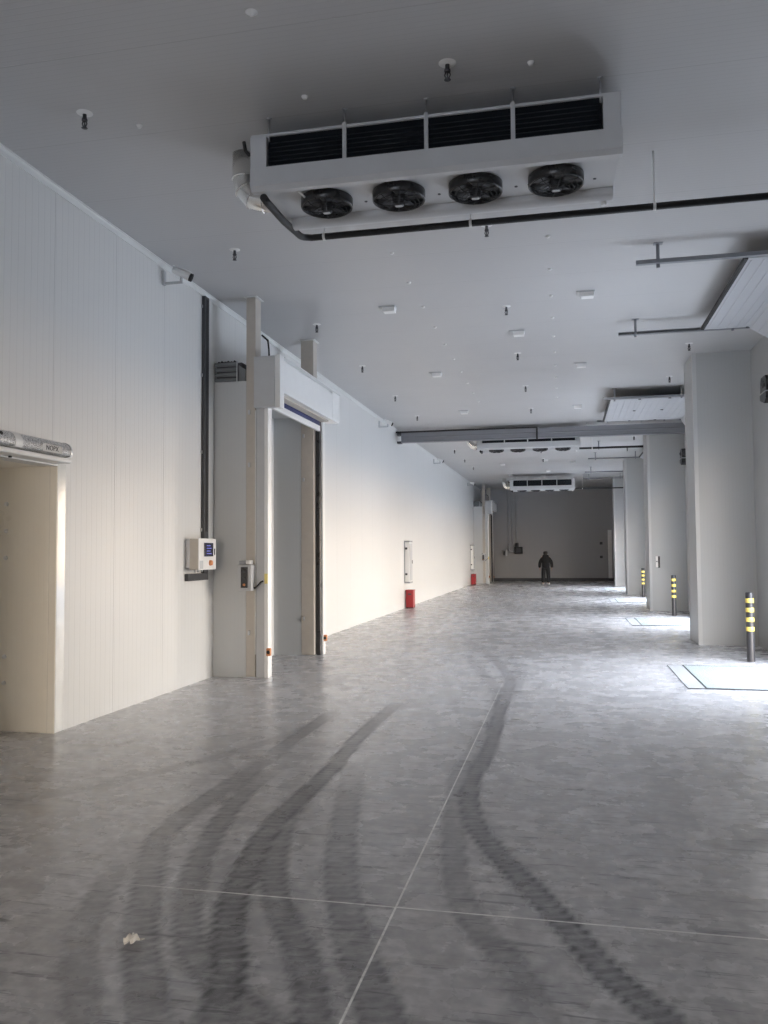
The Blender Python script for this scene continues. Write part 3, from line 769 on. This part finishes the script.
# ------------------------------------------------------------------ dock doors with overhead tracks
def dock_door(cy, reach, idx):
    """sectional door, pushed up; reach = how far (m) its leading edge lies in from the bend"""
    w = 3.0; zt = 4.82; xw = XR-.07; R = .42
    nm = ['nearest', 'second', 'third', 'fourth'][idx]
    t = thing('dock_door', (xw, cy, 3.2), ['raised grey sectional dock door overhead at the right edge, nearest bay', 'raised pale sectional dock door overhead before the second pillar',
              'raised dock door overhead between second and third pillars', 'raised dock door overhead between third and farthest pillars'][idx], 'door', 'overhead dock doors')
    # path from leading edge: horizontal -> bend -> vertical
    xend = .82
    def at(s):      # s measured from the bend start, negative = along the horizontal
        if s < 0: return (xw-R+s, zt), 0.0
        a = s/R
        if a < PI/2: return (xw-R+R*math.sin(a), zt-R+R*math.cos(a)), a
        return (xw, zt-R-(s-R*PI/2)), PI/2
    for e in (-1, 1):
        y = cy+e*(w/2+.055)
        pts = [(xend, y, zt+.0)]
        n = 10
        for k in range(n+1): q, a = at(R*PI/2*k/n); pts.append((q[0], y, q[1]))
        pts.append((xw, y, .02))
        # C-channel track: web plus lip swept along the path
        b = MB()
        for (o1, o2, dy0, dy1) in ((-.022, -.018, -.03, .03), (.018, .022, -.03, .03), (-.022, .022, e*.03-.003, e*.03+.003)):
            ring = []
            for i, p in enumerate(pts):
                a = Vector(pts[min(i+1, len(pts)-1)])-Vector(pts[max(i-1, 0)])
                nn = Vector((-a.z, 0, a.x)).normalized()
                P = Vector(p)
                ring.append([b.bm.verts.new(P+nn*o+Vector((0, dy, 0))) for o, dy in ((o1, dy0), (o2, dy0), (o2, dy1), (o1, dy1))])
            for r1, r2 in zip(ring, ring[1:]):
                for q in range(4): b.bm.faces.new((r1[q], r1[(q+1) % 4], r2[(q+1) % 4], r2[q]))
            b.bm.faces.new(ring[0][::-1]); b.bm.faces.new(ring[-1])
        b.build('track', 'tracksteel', t)
        # drop angle to the ceiling
        xr_ = 1.06
        MB().box(xr_-.018, xr_+.018, y-.02*e, y-.026*e, zt-.06, H-.002).box(xr_-.018, xr_-.014, y-.02*e, y-.05*e, zt-.06, H-.002).box(xr_-.05, xr_+.05, y-.05*e, y+.03*e, H-.008, H-.001).build('drop_bracket', 'tracksteel', t)
        MB().box(2.4-.018, 2.4+.018, y-.02*e, y-.026*e, zt-.05, H-.002).build('drop_bracket', 'tracksteel', t)
        # cable drum on the shaft
        MB().lathe([(0, -.05), (.09, -.05), (.09, -.04), (.07, -.035), (.07, .035), (.09, .04), (.09, .05), (0, .05)], (xw-.05, cy+e*(w/2-.10), 4.72), 'y', 20).build('cable_drum', 'darksteel', t)
    MB().tube([(xw-.05, cy-w/2-.1, 4.72), (xw-.05, cy+w/2+.1, 4.72)], .016, 10).build('torsion_shaft', 'galv', t)
    MB().tube([(xw-.05, cy-.9, 4.72), (xw-.05, cy+.2, 4.72)], .035, 14).build('torsion_spring', 'darksteel', t)
    # door sections: flat slabs following the track
    sh = .60; s = -reach
    for k in range(6):
        s0, s1 = s+.004, s+sh-.004; s = s+sh
        (p0, a0), (p1, a1) = at(s0), at(s1)
        A = Vector((p0[0], 0, p0[1])); B = Vector((p1[0], 0, p1[1]))
        if B.z < 3.15: break
        d = (B-A); L = d.length; d.normalize(); nrm = Vector((-d.z, 0, d.x))
        th = .022
        o = MB()
        poly = [A+nrm*th, B+nrm*th, B-nrm*th, A-nrm*th]
        o.prism([(v.x, v.z) for v in poly], 'y', cy-w/2, cy+w/2)
        sec = o.build('door_section', 'doorskin', t)
        rb = MB()
        for q in (0.08, .30, .52, .74, .92):                 # pressed ribs on the room side
            c = A+d*(L*q)-nrm*(th+.002)
            rb.prism([((c+d*.012).x, (c+d*.012).z), ((c+d*.006-nrm*.006).x, (c+d*.006-nrm*.006).z), ((c-d*.006-nrm*.006).x, (c-d*.006-nrm*.006).z), ((c-d*.012).x, (c-d*.012).z)], 'y', cy-w/2+.06, cy+w/2-.06)
        rb.build('pressed_rib', 'doorskin', sec)
        for yy in (cy-w/2+.02, cy, cy+w/2-.02):
            c = B-nrm*(th+.006)
            MB().box(c.x-.028, c.x+.028, yy-.02, yy+.02, c.z-.008, c.z+.008, .003).build('hinge', 'darksteel', sec)
        if k == 0:
            c = A-d*.02
            e_ = MB(); e_.prism([((A+nrm*.03).x, (A+nrm*.03).z), ((A-nrm*.03).x, (A-nrm*.03).z), ((A-d*.035-nrm*.024).x, (A-d*.035-nrm*.024).z), ((A-d*.035+nrm*.024).x, (A-d*.035+nrm*.024).z)], 'y', cy-w/2, cy+w/2)
            e_.build('edge_seal', 'black', sec)
    return t
M['doorskin'] = paint('door_skin', (.44, .45, .475), .4)
dock_door(11.05, .66, 0)
dock_door(19.50, 1.68, 1)
dock_door(28.0, .12, 2)
dock_door(36.2, .12, 3)

# black two-part units on the right wall, one before each pillar
def wall_unit():
    y = 13.50
    t = thing('wall_unit', (XR, y, 4.06), 'black two part unit on right wall beside the nearest pillar', 'wall unit', 'black units on the right wall')
    b = MB(); b.prism([(y-.20, 4.02), (y+.20, 4.02), (y+.20, 4.20), (y+.13, 4.26), (y-.13, 4.26), (y-.20, 4.19)], 'x', XR-.16, XR); b.build('upper_housing', 'blackgloss', t)
    MB().lathe([(0, -.03), (.03, -.03), (.06, -.012), (.075, 0), (.06, .0)], (XR-.07, y-.20, 4.14), 'y', 20).build('lens', 'dark', t)
    MB().lathe([(0, .035), (.02, .035), (.055, .01), (.065, 0)], (XR-.16, y, 4.14), Matrix.Rotation(-PI/2, 3, 'Y'), 20).build('lens', 'dark', t)
    b = MB(); b.prism([(y-.20, 4.0), (y+.20, 4.0), (y+.20, 3.92), (y-.07, 3.84), (y-.20, 3.90)], 'x', XR-.17, XR); b.build('lower_housing', 'blackgloss', t)
    MB().box(XR-.175, XR-.01, y-.19, y+.19, 4.0, 4.02, .003).build('seam_strip', 'midgrey', t)
    return t
u0 = wall_unit()
for y, nm in ((22.75, 'second'), (31.2, 'third')):
    dup(u0, (XR, y, 4.06), 'black two part unit on right wall just before the %s pillar' % nm)
# switch box on the second pillar
t = thing('switch_box', (2.4, 23.3, 1.15), 'small black and white switch box on the face of second pillar', 'switch')
MB().box(2.35, 2.41, 23.24, 23.294, 1.17, 1.46, .006).build('body', 'white', t)
MB().box(2.41, 2.46, 23.235, 23.294, 1.15, 1.46, .006).build('cover', 'blackgloss', t)
MB().lathe([(0, -.012), (.016, -.012), (.018, 0)], (2.38, 23.24, 1.32), 'y', 12).build('button', 'dark', t)

# ------------------------------------------------------------------ dock levellers
for k, cy in enumerate((11.32, 19.72, 27.95, 36.2)):
    t = thing('dock_leveller', (2.25, cy, 0), '%s pale tread plate dock leveller set in the floor by the right wall' % ORD[k], 'dock leveller', 'dock levellers in the bays')
    ya, yb = cy-.99, cy+.99
    MB().box(1.585, XR+.2, ya+.02, yb-.02, .001, .012, .003).build('deck_plate', 'plate', t)
    MB().box(1.37, 1.565, ya-.03, yb+.03, .001, .009, .002).build('hinge_plate', 'lip', t)
    MB().box(1.565, 1.585, ya, yb, .0005, .004).build('gap', 'black', t)
    for y in (ya-.03, yb+.005): MB().box(1.37, XR+.2, y, y+.025, .001, .010, .002).build('curb_angle', 'darksteel', t)

# ------------------------------------------------------------------ bollards
def bollard():
    t = thing('bollard', (2.6, 12.95, 0), 'nearest black bollard with four yellow bands beside first pillar', 'bollard', 'black and yellow bollards')
    MB().lathe([(.056, 0), (.056, .99), (.050, 1.0), (0, 1.003)], (2.6, 12.95, 0), 'z', 28).build('post', 'bollard', t)
    for z in (.44, .575, .715, .85): MB().lathe([(.057, 0), (.0585, .002), (.0585, .061), (.057, .063)], (2.6, 12.95, z), 'z', 28).build('yellow_band', 'yellow', t)
    return t
b0 = bollard()
dup(b0, (2.61, 21.73, 0), 'black bollard with yellow bands before the second pillar')
dup(b0, (2.62, 30.19, 0), 'black bollard with yellow bands before the third pillar')

# ------------------------------------------------------------------ equipment on the far wall
for k, (x, zz) in enumerate(((-3.05, 1.95), (-2.84, 1.95), (-2.62, 2.0))):
    tag(MB().tube([(x, 45.74, zz), (x, 45.74, 4.9), (x, 45.74, H)], .022, 8).build('wall_conduit', 'grey'), ['left', 'middle', 'right'][k]+' of three thin conduits running down the far wall', 'conduit', 'conduits on the far wall')
t = thing('pump_unit', (-2.5, 45.7, 1.45), 'dark box shaped unit at the foot of far wall conduits', 'machine')
MB().box(-2.72, -2.28, 45.5, 45.802, 1.48, 1.86, .03).build('housing', 'black', t)
MB().box(-2.62, -2.38, 45.46, 45.5, 1.56, 1.78, .01).build('front_cover', 'dark', t)
MB().lathe([(0, -.16), (.11, -.16), (.13, -.1), (.13, 0)], (-2.5, 45.62, 1.95), 'x', 18).build('motor', 'dark', t)
MB().tube([(-2.72, 45.65, 1.6), (-2.95, 45.65, 1.6), (-3.05, 45.7, 1.7), (-3.05, 45.74, 1.95)], .03, 10).build('pipe', 'grey', t)
t = thing('valve_set', (-3.2, 45.7, 1.45), 'small pale fittings left of the dark unit on far wall', 'valve')
MB().box(-3.20, -3.12, 45.66, 45.802, 1.36, 1.72, .01).build('body', 'midgrey', t)
MB().box(-3.32, -3.26, 45.66, 45.795, 1.42, 1.62, .01).build('side_body', 'dark', t)
MB().tube([(-3.27, 45.7, 1.56), (-3.19, 45.7, 1.56)], .018, 10).build('pipe', 'grey', t)
for z, nm in ((1.95, 'upper'), (1.22, 'lower')):
    t = thing('wall_socket', (1.86, 45.8, z), nm+' small dark box on the right part of the far wall', 'socket')
    MB().box(1.79, 1.93, 45.72, 45.795, z, z+.13, .012).build('body', 'black', t)
    MB().box(1.81, 1.91, 45.712, 45.722, z+.02, z+.11, .004).build('cover', 'dark', t)
t = thing('floor_block', (-1.55, 45.3, 0), 'low dark block on the floor by far wall behind the person', 'block')
MB().box(-1.85, -1.25, 45.2, 45.45, 0, .09, .015).build('body', 'dark', t)
MB().box(-1.75, -1.35, 45.24, 45.41, .09, .12, .01).build('top_pad', 'black', t)

# ------------------------------------------------------------------ torn paper on the floor
b = MB(); random.seed(3)
n_ = 18; v = []; v2 = []
for k in range(n_):
    a = 2*PI*k/n_; rr = .034*(.55+.75*random.random()); rr *= 1.5 if k in (0, 1) else 1
    v.append(b.bm.verts.new((-1.79+rr*math.cos(a), 3.225+rr*.8*math.sin(a), .003+.020*random.random())))
    r2 = rr*.5; v2.append(b.bm.verts.new((-1.79+r2*math.cos(a+.2), 3.225+r2*math.sin(a+.2), .008+.034*random.random())))
cv = b.bm.verts.new((-1.788, 3.226, .03))
for k in range(n_):
    m_ = (k+1) % n_
    b.bm.faces.new((v[k], v[m_], v2[m_], v2[k])); b.bm.faces.new((v2[k], v2[m_], cv))
o = b.build('paper_scrap', 'paper', loc=(-1.79, 3.225, 0)); md = o.modifiers.new('thickness', 'SOLIDIFY'); md.thickness = .002; md.offset = 1
tag(o, 'crumpled torn scrap of pale paper on the floor in the foreground', 'paper')

# ------------------------------------------------------------------ person walking away at the far end
def skin_mesh(name, verts, edges, radii, mat, parent, root=0, sub=2):
    bm = bmesh.new(); lay = bm.verts.layers.skin.verify()
    off = Vector((0, 0, 0)); q = parent
    while q is not None: off += Vector(q.location); q = q.parent
    vs = [bm.verts.new(Vector(c)) for c in verts]
    for i, vv in enumerate(vs):
        r = radii[i]; vv[lay].radius = r if isinstance(r, tuple) else (r, r); vv[lay].use_root = (i == root)
    for a, c in edges: bm.edges.new((vs[a], vs[c]))
    me = bpy.data.meshes.new(name); bm.to_mesh(me); bm.free()
    o = bpy.data.objects.new(name, me); COL.objects.link(o)
    me.materials.append(M[mat])
    if parent is not None: o.parent = parent
    md = o.modifiers.new('skin', 'SKIN'); md.use_smooth_shade = True
    if sub: o.modifiers.new('sub', 'SUBSURF').levels = sub; o.modifiers['sub'].render_levels = sub
    return o
def person():
    t = thing('person', (-.97, 41.9, 0), 'person in black jacket and dark trousers standing at the far end', 'person')
    # local frame, facing +y (away), x to the right; height 1.70
    V, E, R = [], [], []
    def add(p, r, link=None):
        V.append(p); R.append(r); i = len(V)-1
        if link is not None: E.append((link, i))
        return i
    pel = add((0, 0, .92), (.15, .105))
    ab = add((0, .0, 1.06), (.145, .10), pel); ch = add((0, -.01, 1.27), (.165, .11), ab); nk0 = add((0, .0, 1.42), (.07, .065), ch)
    nk = add((0, .01, 1.48), .052, nk0); hd = add((0, .02, 1.56), (.068, .08), nk); top = add((0, .015, 1.65), (.066, .08), hd)
    nose = add((0, .105, 1.565), .013, hd)
    chin = add((0, .075, 1.50), .028, hd)
    for s in (-1, 1):
        ear = add((s*.082, .015, 1.565), .014, hd)
        sh = add((s*.17, -.01, 1.38), .058, ch); el = add((s*.26, -.03, 1.12), .044, sh); wr = add((s*.285, .03, .87), .031, el)
        pm = add((s*.285, .05, .80), (.02, .036), wr)
        kn = add((s*.285, .06, .745), (.017, .036), pm)
        for q, (dy, ln) in enumerate(((-.028, .066), (-.009, .078), (.010, .073), (.029, .056))):
            a = add((s*.283, .062+dy, .735), .0095, kn)
            bq = add((s*.278, .066+dy, .735-ln*.55), .009, a); add((s*.266, .068+dy, .735-ln), .0075, bq)
        th = add((s*.278, .092, .80), .011, pm); add((s*.270, .108, .755), .010, th)
        hp = add((s*.095, 0, .84), .088, pel); kn_ = add((s*.115, .02 if s < 0 else -.015, .48), .058, hp)
        an = add((s*.13, -.02, .10), .038, kn_); hl = add((s*.13, -.03, .055), .04, an); add((s*.14, .11, .04), (.042, .03), hl)
    o = skin_mesh('body', V, E, R, 'skin', t)
    # jacket
    JV, JE, JR = [], [], []
    def aj(p, r, link=None):
        JV.append(p); JR.append(r); i = len(JV)-1
        if link is not None: JE.append((link, i))
        return i
    hem = aj((0, 0, .70), (.215, .155)); w = aj((0, 0, .98), (.20, .145), hem); c = aj((0, -.01, 1.24), (.215, .15), w); col = aj((0, 0, 1.40), (.15, .125), c); aj((0, -.01, 1.53), (.115, .105), col)
    for s in (-1, 1):
        a = aj((s*.185, -.01, 1.32), .10, c); e = aj((s*.275, -.03, 1.09), .085, a); aj((s*.298, .025, .82), .068, e)
    skin_mesh('jacket', JV, JE, JR, 'cloth', t, root=1)
    TV, TE, TR = [], [], []
    def at_(p, r, link=None):
        TV.append(p); TR.append(r); i = len(TV)-1
        if link is not None: TE.append((link, i))
        return i
    w = at_((0, 0, .92), (.165, .12))
    for s in (-1, 1):
        a = at_((s*.10, 0, .80), .115, w); k = at_((s*.120, .02 if s < 0 else -.015, .48), .100, a); at_((s*.132, -.018, .075), .092, k)
    skin_mesh('trousers', TV, TE, TR, 'trouser', t)
    for s in (-1, 1):
        skin_mesh('shoe', [(s*.13, -.055, .055), (s*.132, .03, .05), (s*.14, .13, .04)], [(0, 1), (1, 2)], [(.06, .06), (.062, .055), (.058, .045)], 'shoe', t, sub=2)
    skin_mesh('hair', [(0, -.04, 1.47), (0, -.025, 1.58), (0, .0, 1.665)], [(0, 1), (1, 2)], [(.11, .09), (.13, .125), (.11, .10)], 'hair', t)
    for s in (-1, 1):
        e = MB().lathe([(0, -.009), (.006, -.007), (.009, 0), (.006, .007), (0, .009)], (-.97+s*.03, 41.9+.098, 1.585), 'y', 12); e.build('eye', 'blackgloss', t)
    MB().box(-.97-.024, -.97+.024, 41.9+.094, 41.9+.102, 1.522, 1.530, .003).build('mouth', paint('lips', (.35, .14, .12), .5), t)
    t.scale = (1.0, 1.0, .97); t.location = (-.96, 41.2, 0)
    return t
person()

# ------------------------------------------------------------------ daylight
W = bpy.data.worlds.new('daylight'); SC.world = W; W.use_nodes = True
nt = W.node_tree; h = N(nt); bg = nt.nodes['Background']
X, Y, Z = h.xyz(nt.nodes.new('ShaderNodeTexCoord').outputs['Generated'])
r = nt.nodes.new('ShaderNodeValToRGB'); h.put(r.inputs[0], h.math('MAXIMUM', Z, 0.0))
cr = r.color_ramp; cr.elements[0].position = 0; cr.elements[0].color = (1.28, 1.02, .75, 1)
cr.elements[1].position = 1; cr.elements[1].color = (1.1, 1.3, 1.65, 1)
e = cr.elements.new(.16); e.color = (1.15, 1.06, .95, 1)
e = cr.elements.new(.42); e.color = (1.22, 1.34, 1.52, 1)
nt.links.new(r.outputs[0], bg.inputs['Color']); bg.inputs['Strength'].default_value = 8.0
W.cycles.sampling_method = 'AUTOMATIC'
L = bpy.data.lights.new('sky_portal', 'AREA'); L.shape = 'RECTANGLE'; L.size = 3.65; L.size_y = 3.05; L.cycles.is_portal = True
o = bpy.data.objects.new('sky_portal', L); COL.objects.link(o); o.location = (-2.4, YF-.22, 1.5); o.rotation_euler = (PI/2, 0, PI)
for (c, w, hz) in BAYS[:3]:          # sky portals: they add no light, only steer the sampling to the door openings
    L = bpy.data.lights.new('sky_portal', 'AREA'); L.shape = 'RECTANGLE'; L.size = hz+.05; L.size_y = w+.05
    L.cycles.is_portal = True
    o = bpy.data.objects.new('sky_portal', L); COL.objects.link(o)
    o.location = (XR+.24, c, hz/2); o.rotation_euler = (0, PI/2, 0)     # -Z towards -X

# ------------------------------------------------------------------ camera
f, pitch, yaw, roll = 828.3, .0484, -.2153, -.0067
cy_, sy_ = math.cos(yaw), math.sin(yaw); cp, sp_ = math.cos(pitch), math.sin(pitch)
F = Vector((sy_*cp, cy_*cp, sp_)); Rt = Vector((cy_, -sy_, 0)); U = Rt.cross(F)
R2 = Rt*math.cos(roll)+U*math.sin(roll); U2 = U*math.cos(roll)-Rt*math.sin(roll)
cd = bpy.data.cameras.new('camera'); co = bpy.data.objects.new('camera', cd); COL.objects.link(co)
cd.sensor_fit = 'HORIZONTAL'; cd.sensor_width = 36; cd.lens = 36*f/768; cd.clip_start = .05; cd.clip_end = 300
m3 = Matrix((R2, U2, -F)).transposed()
co.matrix_world = Matrix.Translation((0, 0, 1.62)) @ m3.to_4x4()
SC.camera = co
SC.cycles.max_bounces = 10; SC.cycles.diffuse_bounces = 6; SC.cycles.glossy_bounces = 4
SC.cycles.use_denoising = True; SC.cycles.denoising_prefilter = 'NONE'; SC.cycles.use_guiding = True
try: SC.cycles.sampling_pattern = 'BLUE_NOISE'
except Exception: pass
SC.cycles.sample_clamp_indirect = 8
SC.view_settings.view_transform = 'Standard'; SC.view_settings.look = 'None'
SC.view_settings.exposure = 1.0; SC.view_settings.gamma = 1.0; SC.view_settings.use_curve_mapping = False
